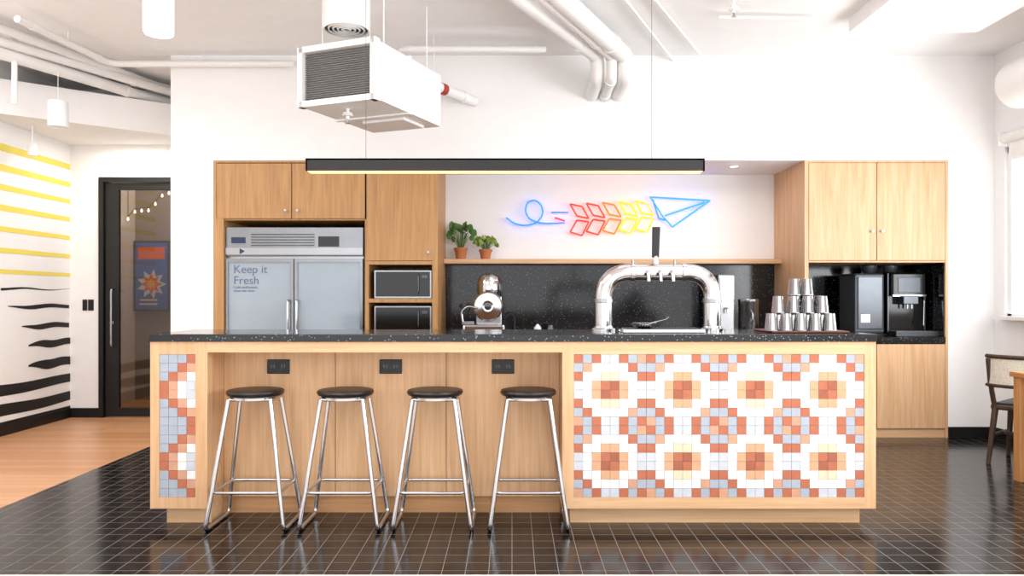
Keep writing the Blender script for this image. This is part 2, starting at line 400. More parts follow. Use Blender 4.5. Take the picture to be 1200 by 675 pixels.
# mosaics: 8x8-tile repeat of stepped diamond rings; the narrow pier carries a zigzag
cols = ['#b4684b', '#a05a42', '#d3a27e', '#e6cdb0', '#e8e5e3', '#a6aebb', '#c5cad3', '#cc997e']
mm = [plain('mosaic_%d' % i, c, .35, var=.05, nscale=25) for i, c in enumerate(cols)]
def mosaic(name, x0, x1_, z0, z1_, nc, nr, zig, parent):
    V, Fc, fm = [], [], []
    tw, th = (x1_-x0)/nc, (z1_-z0)/nr; gp = .0018; yy = D1+.004; yb = D1+.013
    for j in range(nr):
        for i in range(nc):
            u = i % 8-4+.5; v = j % 8-4+.5
            au, av = abs(u), abs(v); m = int(round(au+av))
            odd = (i//8 + j//8) % 2
            if zig:
                t = [3, 2, 1, 0, 0, 1, 2, 3][j % 8]; dd = i-t
                c = {0: 0, 1: 4 if (j % 8) in (3, 4) else 7, -1: 7 if (j % 8) in (0, 7) else 4, 2: 4, -2: 5, 3: 6, -3: 5}[dd]
                if dd == 1: c = 7
                if dd == -1: c = 5
            elif m == 1: c = 0 if u*v > 0 else 1
            elif m == 2: c = 2 if (odd or au > av) else 3
            elif m == 3: c = 4
            elif m == 4: c = 4 if max(au, av) < 3 else 6
            elif m == 5: c = 0 if ((i+j) % 2 or abs(au-av) > 1.5) else 7
            elif m == 6: c = 5
            else: c = 0 if u*v > 0 else 7
            a0, a1 = x0+i*tw+gp/2, x0+(i+1)*tw-gp/2; b0, b1 = z1_-(j+1)*th+gp/2, z1_-j*th-gp/2
            n = len(V)
            V += [(a0, yy, b0), (a1, yy, b0), (a1, yy, b1), (a0, yy, b1), (a0, yb, b0), (a1, yb, b0), (a1, yb, b1), (a0, yb, b1)]
            Fc += [(n, n+1, n+2, n+3), (n, n+1, n+5, n+4), (n+1, n+2, n+6, n+5), (n+2, n+3, n+7, n+6), (n+3, n, n+4, n+7)]
            fm += [c]*5
    mk(name, V, Fc, mm, parent, fmat=fm)
mosaic('mosaic_tiles_right', x1(672.5), x1(1013), z1(583), z1(415), 32, 16, False, isl)
mosaic('mosaic_tiles_left', x1(186.5), x1(229), z1(583), z1(415), 4, 16, True, isl)

# ================================================================= STOOLS
SD = 4.31
for i, px in enumerate((299.5, 405, 510, 619)):
    cxs = X(px, SD)
    g = G('bar_stool', (cxs, SD, 0), local=True)
    zt = Z(456, SD)
    lathe('seat', [(.001, -.035), (.135, -.035), (.152, -.028), (.158, -.014), (.152, -.003), (.14, 0), (.001, -.004)], (0, 0, zt), 'seat', g, seg=40)
    lathe('seat_ring', [(.125, -.05), (.135, -.05), (.135, -.036), (.125, -.036)], (0, 0, zt), 'chrome', g, seg=32, ring=True)
    r = .0125
    for s in (-1, 1):
        tube('side_frame', [(s*.115, -.10, zt-.045), (s*.212, -.185, r), (s*.212, .165, r), (s*.115, .09, zt-.045)], r, 'chrome', g, fr=.04)
    tube('seat_support', [(-.12, -.10, zt-.047), (.12, -.10, zt-.047), (.12, .09, zt-.047), (-.12, .09, zt-.047)], .009, 'chrome', g, closed=True, fr=.03)
    zf = .21; t = (zt-.045-zf)/(zt-.045)
    fx = .115+(.212-.115)*t-.004; fy0 = -.10-.085*t; fy1 = .09+.075*t
    tube('foot_ring', [(-fx, fy0, zf), (fx, fy0, zf), (fx, fy1, zf+.0), (-fx, fy1, zf+.0)], .0085, 'chrome', g, closed=True, fr=.035)

# ================================================================= LEFT CABINETS + FRIDGE
def x2(px): return X(px, D2)
def z2(py): return Z(py, D2)
g = G('tall_cabinet_unit', (x2(380), D2+.4, 0))
e = .002
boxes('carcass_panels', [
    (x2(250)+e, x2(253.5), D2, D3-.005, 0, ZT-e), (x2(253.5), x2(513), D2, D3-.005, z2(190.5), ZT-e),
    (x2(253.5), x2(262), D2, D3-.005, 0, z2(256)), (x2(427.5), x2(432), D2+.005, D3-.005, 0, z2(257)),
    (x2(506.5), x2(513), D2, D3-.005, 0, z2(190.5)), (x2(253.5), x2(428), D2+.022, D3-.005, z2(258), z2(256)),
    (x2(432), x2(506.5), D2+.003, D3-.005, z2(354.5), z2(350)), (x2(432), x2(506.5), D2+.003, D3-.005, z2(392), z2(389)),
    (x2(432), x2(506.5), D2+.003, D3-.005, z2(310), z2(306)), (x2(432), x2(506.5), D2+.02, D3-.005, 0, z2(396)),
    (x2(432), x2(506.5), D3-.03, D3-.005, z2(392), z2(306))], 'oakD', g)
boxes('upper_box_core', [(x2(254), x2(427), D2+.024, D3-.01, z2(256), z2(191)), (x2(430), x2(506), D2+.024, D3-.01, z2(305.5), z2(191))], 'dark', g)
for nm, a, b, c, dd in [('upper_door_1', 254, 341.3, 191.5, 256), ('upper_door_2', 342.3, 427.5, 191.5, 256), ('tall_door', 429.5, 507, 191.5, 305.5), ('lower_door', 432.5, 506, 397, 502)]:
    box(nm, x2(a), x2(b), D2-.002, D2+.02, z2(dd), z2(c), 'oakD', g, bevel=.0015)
for px, py in [(335, 247), (349, 247), (502, 296)]:
    lathe('knob', [(.005, 0), (.005, -.012), (.012, -.016), (.012, -.024), (.001, -.026)], (x2(px), D2-.002, z2(py)), 'steel', g, seg=16, axis='Y')
boxes('fridge_bay_back', [(x2(262), x2(427.5), D3-.03, D3-.006, 0, z2(258))], 'dark', g)

fD = D2+.03
def xf(px): return X(px, fD)
def zf_(py): return Z(py, fD)
g = G('glass_door_refrigerator', (xf(344), fD+.35, 0))
box('cabinet_body', xf(263.5), xf(425.5), fD+.05, D3-.05, .12, zf_(266), 'steel', g, bevel=.004)
boxes('top_grille_panel', [(xf(263.5), xf(425.5), fD+.01, fD+.05, zf_(300), zf_(266))], 'frame', g, bevel=.006)
for k in range(5):
    zz = zf_(274.5+k*3.2)
    box('grille_louver', xf(294), xf(368), fD-.002, fD+.012, zz-.006, zz+.004, 'steeld', g)
box('header_strip', xf(264), xf(425), fD-.002, fD+.012, zf_(298), zf_(290.5), 'steel', g)
box('logo_plate', xf(271), xf(287), fD, fD+.012, zf_(285), zf_(278), 'navy', g)
boxes('control_display', [(xf(373), xf(397), fD-.002, fD+.012, zf_(289), zf_(277))], 'blackg', g)
lathe('badge', [(.03, 0), (.03, -.006), (.001, -.007)], (xf(283), fD, zf_(294.5)), 'navy', g, seg=3, axis='Y')
boxes('fridge_feet', [(xf(270), xf(280), fD+.1, fD+.2, 0, .12), (xf(410), xf(420), fD+.1, fD+.2, 0, .12)], 'black', g)
zl = .16
for a, b, s in [(264, 343.8, 1), (345.2, 425, -1)]:
    boxes('door_frame', [(xf(a), xf(a+3.5), fD, fD+.045, zl, zf_(303)), (xf(b-3.5), xf(b), fD, fD+.045, zl, zf_(303)), (xf(a+3.5), xf(b-3.5), fD, fD+.045, zf_(307.5), zf_(303)), (xf(a+3.5), xf(b-3.5), fD, fD+.045, zl, zl+.06)], 'frame', g)
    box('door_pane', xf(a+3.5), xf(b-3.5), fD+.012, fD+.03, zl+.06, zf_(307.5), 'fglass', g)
for px in (338.5, 349):
    tube('door_handle', [(xf(px), fD, zf_(352)), (xf(px), fD-.05, zf_(352)), (xf(px), fD-.05, .7), (xf(px), fD, .7)], .011, 'chrome', g, fr=.02)
def text(name, body, x, y_, z, size, mat, parent):
    c = bpy.data.curves.new(name, 'FONT'); c.body = body; c.size = size; c.extrude = .0008; c.space_line = .95
    c.materials.append(M[mat]); o = bpy.data.objects.new(name, c); scene.collection.objects.link(o)
    o.parent = parent.e; o.location = Vector((x, y_, z))-parent.off; o.rotation_euler = (math.pi/2, 0, 0)
M['lettering'] = plain('fridge_lettering', '#5d708b', .6)
text('lettering_large', 'Keep it\nFresh', xf(273), fD+.010, zf_(320), .105, 'lettering', g)
text('lettering_small', 'Cold stuff inside,\nclose the door', xf(273), fD+.010, zf_(338), .033, 'lettering', g)

for k, (ya, yb) in enumerate([(316.5, 349.8), (358.5, 388.8)]):
    g = G('microwave_oven', (x2(470), D2+.25, z2(yb)))
    a, b = x2(438), x2(505)
    box('casing', a, b, D2+.04, D2+.5, z2(yb), z2(ya), 'steel', g, bevel=.004)
    box('door_glass', a+.012, b-.012, D2+.026, D2+.042, z2(yb)+.018, z2(ya)-.014, 'blackg', g, bevel=.002)
    box('door_trim', a, b, D2+.032, D2+.041, z2(yb)+.003, z2(ya)-.003, 'steel', g)
    box('display', b-.085, b-.035, D2+.0245, D2+.027, z2(ya)-.07, z2(ya)-.045, 'grey', g)
    tube('handle', [(b-.115, D2+.03, z2(yb)+.04), (b-.115, D2+.005, z2(yb)+.05), (b-.115, D2+.005, z2(ya)-.045), (b-.115, D2+.03, z2(ya)-.035)], .005, 'steeld', g, fr=.01)

# ================================================================= BACK COUNTER, BACKSPLASH, SHELF
BC = .915
g = G('back_counter', (1.0, D2+.4, 0))
box('base_cabinets', x2(513)+.003, x2(943)-.003, D2+.03, D3-.005, .1, BC-.04, 'oakZ', g)
box('toe_kick', x2(513)+.003, x2(943)-.003, D2+.08, D3-.005, 0, .1, 'black', g)
for k in range(5):
    a = x2(513)+.003+k*(x2(943)-x2(513)-.006)/5; b = a+(x2(943)-x2(513)-.006)/5
    box('base_door', a+.003, b-.003, D2+.008, D2+.03, .11, BC-.045, 'oakZ', g)
box('worktop', x2(513)+.003, x2(943)-.003, D2, D3-.005, BC-.04, BC, 'counter', g)
SZ1 = Z(303.5, 7.5); SZ0 = SZ1-.045
box('backsplash', x2(513)+.003, x2(943)-.003, D3-.02, D3-.002, BC+.001, SZ0, 'splash')
box('floating_shelf', x2(513)+.003, x2(943)-.003, D3-.24, D3-.003, SZ0+.001, SZ1, 'oakX', None, bevel=.002)

# ================================================================= RIGHT CABINET
g = G('storage_cabinet_unit', (x2(1027), D2+.4, 0))
CR = z2(395)
boxes('carcass_panels', [(x2(943), x2(947.5), D2, D3-.003, 0, ZT-e), (x2(1108), x2(1111)-e, D2, D3-.003, 0, ZT-e),
    (x2(947.5), x2(1108), D2, D3-.003, z2(190.5), ZT-e), (x2(947.5), x2(1108), D2+.004, D3-.003, z2(307.5), z2(305.5)), ], 'oakZ', g)
boxes('cores', [(x2(947.5), x2(1108), D2+.022, D3-.003, z2(305.5), z2(191)), (x2(947.5), x2(1108), D2+.025, D3-.003, .09, z2(402.5))], 'dark', g)
for nm, a, b, c, dd in [('upper_door_1', 948, 1026.8, 191, 305), ('upper_door_2', 1027.8, 1107.5, 191, 305), ('lower_door_1', 948, 1026.8, 403.5, 502), ('lower_door_2', 1027.8, 1107.5, 403.5, 502)]:
    box(nm, x2(a), x2(b), D2-.002, D2+.02, z2(dd), z2(c), 'oakZ', g, bevel=.0015)
for px, py in [(1021.5, 271), (1033, 271)]:
    lathe('knob', [(.005, 0), (.005, -.012), (.012, -.016), (.012, -.024), (.001, -.026)], (x2(px), D2-.002, z2(py)), 'steel', g, seg=16, axis='Y')
box('toe_kick', x2(947.5), x2(1108), D2+.02, D2+.06, 0, .09, 'oakX', g)
box('niche_worktop', x2(947.5), x2(1108), D2-.002, D3-.003, z2(402.5), CR, 'counter', g)
boxes('niche_lining', [(x2(947.5), x2(948.5), D2+.02, D3-.01, CR, z2(307.5)), (x2(1107), x2(1108), D2+.02, D3-.01, CR, z2(307.5)), (x2(948.5), x2(1107), D3-.02, D3-.01, CR, z2(307.5))], 'splash', g)

# coffee machine
cD = D2+.25
def xc(px): return X(px, cD)
g = G('coffee_machine', (xc(1045), cD, CR))
h = Z(319, cD)-CR
box('main_body', xc(1041), xc(1084), cD+.02, cD+.38, CR+.02, CR+h, 'blackg', g, bevel=.012)
boxes('body_side_trim', [(xc(1040), xc(1042), cD, cD+.36, CR+.03, CR+h-.01), (xc(1083), xc(1085), cD, cD+.36, CR+.03, CR+h-.01)], 'steeld', g, bevel=.003)
box('milk_fridge', xc(1003), xc(1038), cD+.02, cD+.38, CR+.02, CR+h-.01, 'grey', g, bevel=.02)
box('milk_fridge_door', xc(1006), xc(1035), cD+.008, cD+.022, CR+.06, CR+h-.04, 'steeld', g, bevel=.006)
box('milk_fridge_label', xc(1009), xc(1020), cD+.004, cD+.010, CR+.12, CR+.2, 'steel', g)
box('upper_fascia', xc(1043), xc(1082), cD-.05, cD+.03, CR+h-.22, CR+h-.01, 'blackg', g, bevel=.012)
box('touch_display', xc(1049), xc(1075), cD-.056, cD-.048, CR+h-.19, CR+h-.05, 'grey', g, bevel=.003)
box('chrome_strip', xc(1043), xc(1082), cD-.054, cD-.045, CR+h-.225, CR+h-.21, 'chrome', g)
box('brew_head', xc(1053), xc(1071), cD-.09, cD+.02, CR+h-.30, CR+h-.22, 'steeld', g, bevel=.008)
for s in (-1, 1): cyl('spout', (xc(1062)+s*.02, cD-.06, CR+h-.34), .008, .045, 'chrome', g, seg=12)
tube('steam_wand', [(xc(1079), cD, CR+h-.23), (xc(1079), cD-.06, CR+h-.26), (xc(1077), cD-.08, CR+.1)], .006, 'chrome', g, fr=.02, seg=8)
box('drip_tray', xc(1041), xc(1090), cD-.15, cD+.02, CR, CR+.05, 'steeld', g, bevel=.004)
boxes('tray_slots', [(xc(1044)+k*.022, xc(1044)+k*.022+.009, cD-.13, cD-.02, CR+.05, CR+.053) for k in range(14)], 'black', g)
box('base_plate', xc(1003), xc(1082), cD+.03, cD+.36, CR, CR+.02, 'black', g)
for a, b in ((1020, 1038), (1046, 1062)):
    lathe('bean_hopper', [(.05, 0), (.07, .05), (.072, .07), (.06, .078), (.001, .08)], (xc((a+b)/2), cD+.18, CR+h-.005), 'grey', g)
# ================================================================= NEON SIGN
nD = D3-.05
g = G('neon_arrow_sign', (X(712, nD), nD, Z(253, nD)))
def neon(name, pts, mat, closed=False, fr=.02, r=.008):
    tube(name, [(X(a, nD), nD, Z(b, nD)) for a, b in pts], r, mat, g, fr=fr, closed=closed, seg=8, n=4)
loop = [(593, 255), (602, 262), (616, 265), (630, 261), (637, 250), (634, 239), (626, 234), (618, 237), (615, 247), (620, 257), (634, 262), (648, 262), (662, 261)]
neon('loop_tube', loop, 'nb', fr=.06)
neon('dash_tube_1', [(646, 249), (666, 249)], 'nb', fr=0); neon('dash_tube_2', [(650, 255), (662, 259)], 'nr', fr=0)
for k in range(5):
    x = 668+k*19; mat = ['nr', 'nr', 'no', 'ny', 'ny'][k]; dz_ = -k*.9
    neon('feather_top_%d' % k, [(x, 239+dz_), (x+14, 242+dz_), (x+22, 256+dz_), (x+8, 253+dz_)], mat, True, .01)
    neon('feather_bottom_%d' % k, [(x+8, 258+dz_), (x+22, 260+dz_), (x+14, 276+dz_), (x, 272+dz_)], mat, True, .01)
neon('plane_outline', [(762, 231), (832, 235), (788, 266), (777, 254)], 'nw', True, .006)
neon('plane_fold_1', [(779, 253), (826, 237)], 'nw', fr=0)
neon('plane_fold_2', [(765, 234), (772, 256), (780, 258)], 'nb', fr=.005)
for a, b in [(616, 265), (690, 240), (740, 272), (766, 233), (826, 236), (790, 264)]:
    cyl('standoff', (X(a, nD), nD, Z(b, nD)), .004, .049, 'glass', g, seg=8, axis='Y')

for px in (860,):
    g = G('recessed_downlight', (X(px, D2+.3), D2+.3, ZT))
    lathe('trim_ring', [(.035, 0), (.05, 0), (.05, -.006), (.035, -.006)], (X(px, D2+.3), D2+.3, ZT-.0005), 'white', g, seg=24, ring=True)
    cyl('lens', (X(px, D2+.3), D2+.3, ZT-.004), .034, .003, 'lampw', g, seg=20)

# ================================================================= PLANTS
def leafm(name, base, tip, width, mat, parent, droop=.0):
    b, t = Vector(base), Vector(tip); d_ = t-b; side = d_.cross(Vector((0, -1, .35))).normalized()*width
    nrm = side.cross(d_).normalized()
    V, Fc = [], []; n = 6
    for k in range(n+1):
        u = k/n; w_ = math.sin(math.pi*min(1, u*.92+.04))**.7
        c = b+d_*u+Vector((0, 0, -droop*u*u))
        V += [c-side*w_, c+nrm*width*.15, c+side*w_]
    for k in range(n):
        a = 3*k
        Fc += [(a, a+1, a+4, a+3), (a+1, a+2, a+5, a+4)]
    mk(name, V, Fc, mat, parent, smooth=True)
def potted(name, px, D, potr, poth, spread, height, n, lw, mats):
    c = Vector((X(px, D), D, SZ1)); g = G(name, c)
    lathe('pot', [(potr*.72, 0), (potr*.95, poth*.78), (potr*1.08, poth*.78), (potr*1.08, poth), (potr*.95, poth), (potr*.9, poth*.88), (.001, poth*.87)], c, 'terra', g)
    lathe('soil', [(potr*.9, poth*.86), (.001, poth*.9)], c, 'soil', g)
    for k in range(n):
        a = k*2.399+random.uniform(-.3, .3); rr = spread*math.sqrt((k+.5)/n); hh = height*(1-.55*(k/n)**1.5)*random.uniform(.8, 1.1)
        top = c+Vector((math.cos(a)*rr, max(-.13, min(.05, math.sin(a)*rr*.7)), poth+hh))
        st = c+Vector((math.cos(a)*potr*.3, math.sin(a)*potr*.3, poth*.86))
        mid = (st+top)/2+Vector((0, 0, hh*.2))
        tube('stem', [st, mid, top], .0025, 'leaf', g, fr=.05, seg=5, n=3)
        tip = top+Vector((math.cos(a)*lw*1.5, math.sin(a)*lw*.3-.02, random.uniform(-.03, .035)))
        tip.x = max(tip.x, X(513, D2)+.03)
        leafm('leaf', top, tip, lw, random.choice(mats), g, .02)
potted('potted_pilea_plant', 540, 7.6, .064, .115, .12, .25, 28, .036, ['leaf'])
potted('potted_pothos_plant', 569, 7.6, .062, .10, .10, .13, 36, .022, ['leaf2', 'leaf', 'leaf2'])

# ================================================================= BACK COUNTER APPLIANCES
kD = D2+.28
def xk(px): return X(px, kD)
def zk(py): return Z(py, kD)
g = G('food_slicer_machine', (xk(570), kD, BC))
box('base', xk(543), xk(592), kD-.12, kD+.16, BC+.015, BC+.1, 'chrome', g, bevel=.02)
for s in (548, 587):
    for q in (-.1, .13): cyl('foot', (xk(s), kD+q, BC), .012, .02, 'black', g, seg=12)
lathe('blade_guard', [(.001, -.03), (.05, -.035), (.055, -.02), (.125, -.015), (.14, 0), (.14, .02), (.12, .03), (.001, .035)], (xk(572), kD-.03, zk(359)), 'chrome', g, seg=40, axis='Y')
lathe('blade_hub', [(.001, -.055), (.03, -.05), (.035, -.03), (.001, -.028)], (xk(572), kD-.03, zk(359)), 'steeld', g, axis='Y')
lathe('motor_housing', [(.1, 0), (.115, .05), (.11, .14), (.09, .19), (.05, .21), (.001, .215)], (xk(573), kD+.08, zk(348)), 'chrome', g)
box('support_neck', xk(558), xk(588), kD+.0, kD+.14, BC+.09, zk(347), 'steel', g, bevel=.01)
cyl('housing_lid', (xk(573), kD+.08, zk(323)), .035, .02, 'black', g)
tube('carriage_arm', [(xk(543), kD-.05, BC+.1), (xk(541), kD-.05, BC+.22), (xk(548), kD-.05, BC+.27), (xk(560), kD-.05, BC+.25)], .012, 'chrome', g, fr=.03)
lathe('arm_knob', [(.001, 0), (.018, .01), (.02, .03), (.001, .045)], (xk(541), kD-.05, BC+.25), 'black', g, seg=16)
box('carriage_plate', xk(543), xk(556), kD-.1, kD+.0, BC+.1, BC+.13, 'steel', g, bevel=.004)

g = G('kitchen_faucet', (xk(603), kD+.2, BC))
tube('spout', [(xk(603), kD+.2, BC), (xk(603), kD+.2, BC+.16), (xk(597), kD+.2, BC+.2), (xk(590), kD+.15, BC+.15)], .01, 'black', g, fr=.04)
cyl('faucet_base', (xk(603), kD+.2, BC), .025, .03, 'black', g)
g = G('soap_dispenser', (xk(630), kD, BC))
lathe('bottle', [(.03, 0), (.034, .01), (.034, .07), (.015, .09), (.012, .1)], (xk(630), kD, BC), 'white', g)
tube('pump', [(xk(630), kD, BC+.1), (xk(630), kD, BC+.13), (xk(626), kD, BC+.13)], .005, 'black', g, fr=.01)
g = G('tea_tin', (xk(645), kD, BC))
lathe('tin_body', [(.03, 0), (.032, .005), (.032, .07), (.028, .075), (.028, .09), (.001, .092)], (xk(645), kD, BC), 'steeld', g)

g = G('water_boiler', (xk(851), kD, BC))
box('tower', xk(841), xk(860), kD-.02, kD+.28, BC, zk(322), 'steel', g, bevel=.01)
box('front_panel', xk(843), xk(858), kD-.03, kD-.018, zk(358), zk(326), 'white', g, bevel=.004)
box('boiler_tray', xk(841), xk(860), kD-.12, kD-.02, BC, BC+.03, 'steeld', g, bevel=.003)
tube('boiler_tap', [(xk(850), kD-.02, BC+.25), (xk(850), kD-.08, BC+.25), (xk(850), kD-.08, BC+.2)], .01, 'chrome', g, fr=.02)
g = G('steel_canister', (xk(877), kD, BC))
lathe('canister_body', [(.085, 0), (.092, .01), (.092, .3), (.095, .305), (.095, .33), (.09, .335), (.085, .33), (.08, .05), (.001, .05)], (xk(877), kD, BC), 'steel', g)
tube('rim_handle', [(xk(877), kD-.09, BC+.22), (xk(877), kD-.13, BC+.21), (xk(877), kD-.13, BC+.13), (xk(877), kD-.09, BC+.12)], .007, 'chrome', g, fr=.02)

# ================================================================= DRAFT TOWER ON ISLAND
tD = 4.68
def xt(px): return X(px, tD)
def zt_(py): return Z(py, tD)
g = G('draft_tap_tower', (xt(771), tD, CT))
R = .052; zc = zt_(319)
tube('arch_pipe', [(xt(707.5), tD, CT+.01), (xt(707.5), tD, zc), (xt(834.5), tD, zc), (xt(834.5), tD, CT+.01)], R, 'chrome', g, fr=.19, seg=28, n=14)
for px in (707.5, 834.5):
    lathe('base_flange', [(.075, 0), (.075, .012), (.058, .018), (.056, .03), (.001, .03)], (xt(px), tD, CT), 'chrome', g)
    lathe('collar', [(.05, 0), (.057, .003), (.057, .022), (.05, .025)], (xt(px), tD, CT+.17), 'steel', g)
for px in (741, 801):
    lathe('arch_collar', [(.05, -.015), (.058, -.012), (.058, .012), (.05, .015)], (xt(px), tD, zc), 'chrome', g, axis='X')
for px in (757, 771, 785):
    tube('faucet', [(xt(px), tD-.045, zc), (xt(px), tD-.085, zc), (xt(px), tD-.1, zc-.06)], .011, 'chrome', g, fr=.02)
for px in (741, 790):
    tube('finger_lever', [(xt(px), tD-.02, zc+.045), (xt(px), tD-.03, zc+.08)], .008, 'chrome', g)
lathe('tap_collar', [(.018, 0), (.022, .01), (.016, .03), (.014, .05)], (xt(768), tD-.0, zc+.048), 'chrome', g)
prismY('tap_handle', [(xt(764), zc+.09), (xt(772), zc+.09), (xt(773.5), zt_(266)), (xt(764.5), zt_(266))], tD-.012, tD+.014, plain('tap_handle_black', '#14161f', .35), g, bevel=.003)
box('tap_handle_neck', xt(766.5), xt(769.5), tD-.006, tD+.006, zc+.05, zc+.1, 'black', g)
g = G('drip_tray', (xt(767), tD-.2, CT))
box('tray_body', xt(722), xt(812), tD-.30, tD-.12, CT, CT+.02, 'chrome', g, bevel=.004)
boxes('tray_grate', [(xt(725)+k*.02, xt(725)+k*.02+.012, tD-.29, tD-.13, CT+.02, CT+.025) for k in range(22)], 'steeld', g)
lathe('rinser_bowl', [(.03, 0), (.05, .004), (.07, .018), (.075, .03), (.07, .03), (.045, .012), (.001, .01)], (xt(748), tD-.21, CT+.025), 'chrome', g)
tube('bowl_spoon', [(xt(748), tD-.21, CT+.045), (xt(772), tD-.21, CT+.075), (xt(776), tD-.21, CT+.09)], .004, 'steel', g, seg=8)
# cup stacks
uD = 4.55
def xu(px): return X(px, uD)
g = G('steel_cup_stacks', (xu(937), uD, CT))
def cup(x, y_, z, nm='cup'):
    lathe(nm, [(.001, .1), (.027, .1), (.0295, .097), (.039, .006), (.041, .004), (.041, 0), (.037, 0)], (x, y_, z), 'cup', g, seg=20)
box('serving_tray', xu(893), xu(981), uD-.17, uD+.16, CT, CT+.012, plain('tray_brown', '#5a2f22', .4), g, bevel=.005)
ztop = CT+.012
for dy, st, lst in [(-.12, .07, [(904, 1), (921, 1), (938, 1), (955, 1), (972, 1)]), (-.03, .1, [(912, 2), (929.5, 2), (946.5, 2), (963, 2)]), (.07, .034, [(913, 3), (931, 7), (945, 7), (960, 4)])]:
    for px, n in lst:
        xx = X(px, uD+dy)
        for k in range(n): cup(xx, uD+dy, ztop+k*st)

# ================================================================= PENDANT BAR
lD = 4.6
def xl(px): return X(px, lD)
g = G('linear_pendant_lamp', (xl(592), lD+.05, 2.06))
lz1, lz0 = Z(185.5, lD), Z(200, lD)
boxes('housing', [(xl(358), xl(826), lD, lD+.01, lz0, lz1), (xl(358), xl(826), lD+.09, lD+.10, lz0, lz1), (xl(358), xl(826), lD, lD+.1, lz1-.01, lz1), (xl(358), xl(358)+.01, lD, lD+.1, lz0, lz1), (xl(826)-.01, xl(826), lD, lD+.1, lz0, lz1)], 'black', g)
box('diffuser', xl(358)+.01, xl(826)-.01, lD+.01, lD+.09, lz0-.003, lz0+.006, 'warm', g)
for px in (427, 765.5):
    tube('suspension_wire', [(xl(px), lD+.05, lz1), (xl(px), lD+.05, CEIL)], .0014, 'steeld', g, seg=6)

# ================================================================= CEILING SERVICES
g = G('air_handling_duct', (-1.0, 5.3, 2.75))
yaw = math.radians(22.5); dv = Vector((math.sin(yaw), math.cos(yaw), 0)); lv = Vector((-math.cos(yaw), math.sin(yaw), 0))
C0 = Vector((X(438, 5.0), 5.0, 0)); dzb, dzt = Z(114, 5.0), Z(44, 5.0)
Wd, Ld = .60, .93
def obx(name, a0, a1, b0, b1, z0, z1_, mat, bevel=0):
    V = []
    for z in (z0, z1_):
        for a, b in ((a0, b0), (a1, b0), (a1, b1), (a0, b1)):
            p = C0+lv*a+dv*b; V.append((p.x, p.y, z))
    return mk(name, V, [(0, 3, 2, 1), (4, 5, 6, 7), (0, 1, 5, 4), (1, 2, 6, 5), (2, 3, 7, 6), (3, 0, 4, 7)], mat, g, bevel=bevel)
obx('duct_body', 0, Wd, .06, Ld, dzb, dzt, 'pipe')
fwd = .03
obx('flange_l', Wd-fwd, Wd+.01, 0, .06, dzb-.01, dzt+.01, 'pipe'); obx('flange_r', -.01, fwd, 0, .06, dzb-.01, dzt+.01, 'pipe')
obx('flange_t', 0, Wd, 0, .06, dzt-fwd, dzt+.01, 'pipe'); obx('flange_b', 0, Wd, 0, .06, dzb-.01, dzb+fwd, 'pipe')
obx('filter_back', fwd, Wd-fwd, .05, .06, dzb+fwd, dzt-fwd, plain('filter_mesh', '#7d7b79', .8, var=.2, nscale=60))
M['grillebar'] = plain('grille_grey', '#8f8d8b', .5)
for k in range(22):
    z = dzb+fwd+(k+.5)*(dzt-dzb-2*fwd)/22
    obx('grille_bar', fwd, Wd-fwd, .03, .044, z-.0018, z+.0018, 'grillebar')
obx('joint_ring', -.012, Wd+.012, .44, .47, dzb-.012, dzt+.012, 'pipe')
obx('access_panel', .1, .45, .55, .85, dzb-.02, dzb, 'pipe', .003)
for a, b in ((.05, .2), (Wd-.05, .2), (.05, .8), (Wd-.05, .8)):
    p = C0+lv*a+dv*b
    tube('hanger_rod', [(p.x, p.y, dzt), (p.x, p.y, CEIL)], .005, 'pipe', g, seg=6)
def sprk(c, z_up, g):
    lathe('sprinkler_stem', [(.01, .03), (.012, .04), (.012, z_up)], c, 'pipe', g, seg=12)
    lathe('sprinkler_escutcheon', [(.035, .05), (.038, .055), (.03, .075), (.012, .08)], c, 'pipe', g, seg=20)
    lathe('sprinkler_deflector', [(.001, 0), (.018, 0), (.018, .003), (.006, .01), (.006, .04)], c, 'steel', g, seg=14)
p = C0+lv*.34+dv*.2
sprk((p.x, p.y, dzb-.1), .11, g)
cc = (X(406, 5.2), 5.2, Z(33, 5.2))
g = G('round_duct_diffuser', cc)
lathe('duct_drum', [(.155, 0), (.16, .01), (.16, CEIL-cc[2]-.01), (.155, CEIL-cc[2])], cc, 'pipe', g)
for k, r in enumerate((.145, .115, .085, .055, .025)):
    lathe('diffuser_ring', [(r, -.016), (r+.007, -.016), (r+.012, 0), (r+.005, 0)], cc, 'pipe', g, ring=True)
lathe('diffuser_throat', [(.145, -.002), (.001, -.003)], cc, 'dark', g)

def pipe(name, pts, r, fr=.12, rings=True, mat='pipe', band=None):
    P = [Vector(p) for p in pts]; c = sum(P, Vector())/len(P)
    g = G(name, c)
    tube('pipe_run', P, r, mat, g, fr=fr, seg=18, n=8)
    for i in range(len(P)-1):
        a, b = P[i], P[i+1]; L = (b-a).length
        if L > .5:
            for t in (.15, .85) if rings else ():
                q = a+(b-a)*t; dd = (b-a).normalized()*.02
                tube('coupling', [q-dd, q+dd], r*1.14, mat, g, seg=18)
        if rings and L > .8:
            q = a+(b-a)*.5
            if q.z < CEIL-.02 and abs((b-a).normalized().z) < .5: tube('hanger', [(q.x, q.y, q.z+r*.9), (q.x, q.y, CEIL)], .005, mat, g, seg=6)
    if band:
        t, L, m = band; q = P[0]+(P[1]-P[0])*t; dd = (P[1]-P[0]).normalized()*L/2
        tube('band', [q-dd, q+dd], r*1.06, m, g, seg=18)
def at(px, py, z):
    D = F*(z-H)/(HY-py); return (X(px, D), D, z)
pipe('fire_main_pipe', [at(452, 78, 3.03), (X(556, 6.915), 6.915, 3.03)], .045, band=(.60, .07, 'red'))
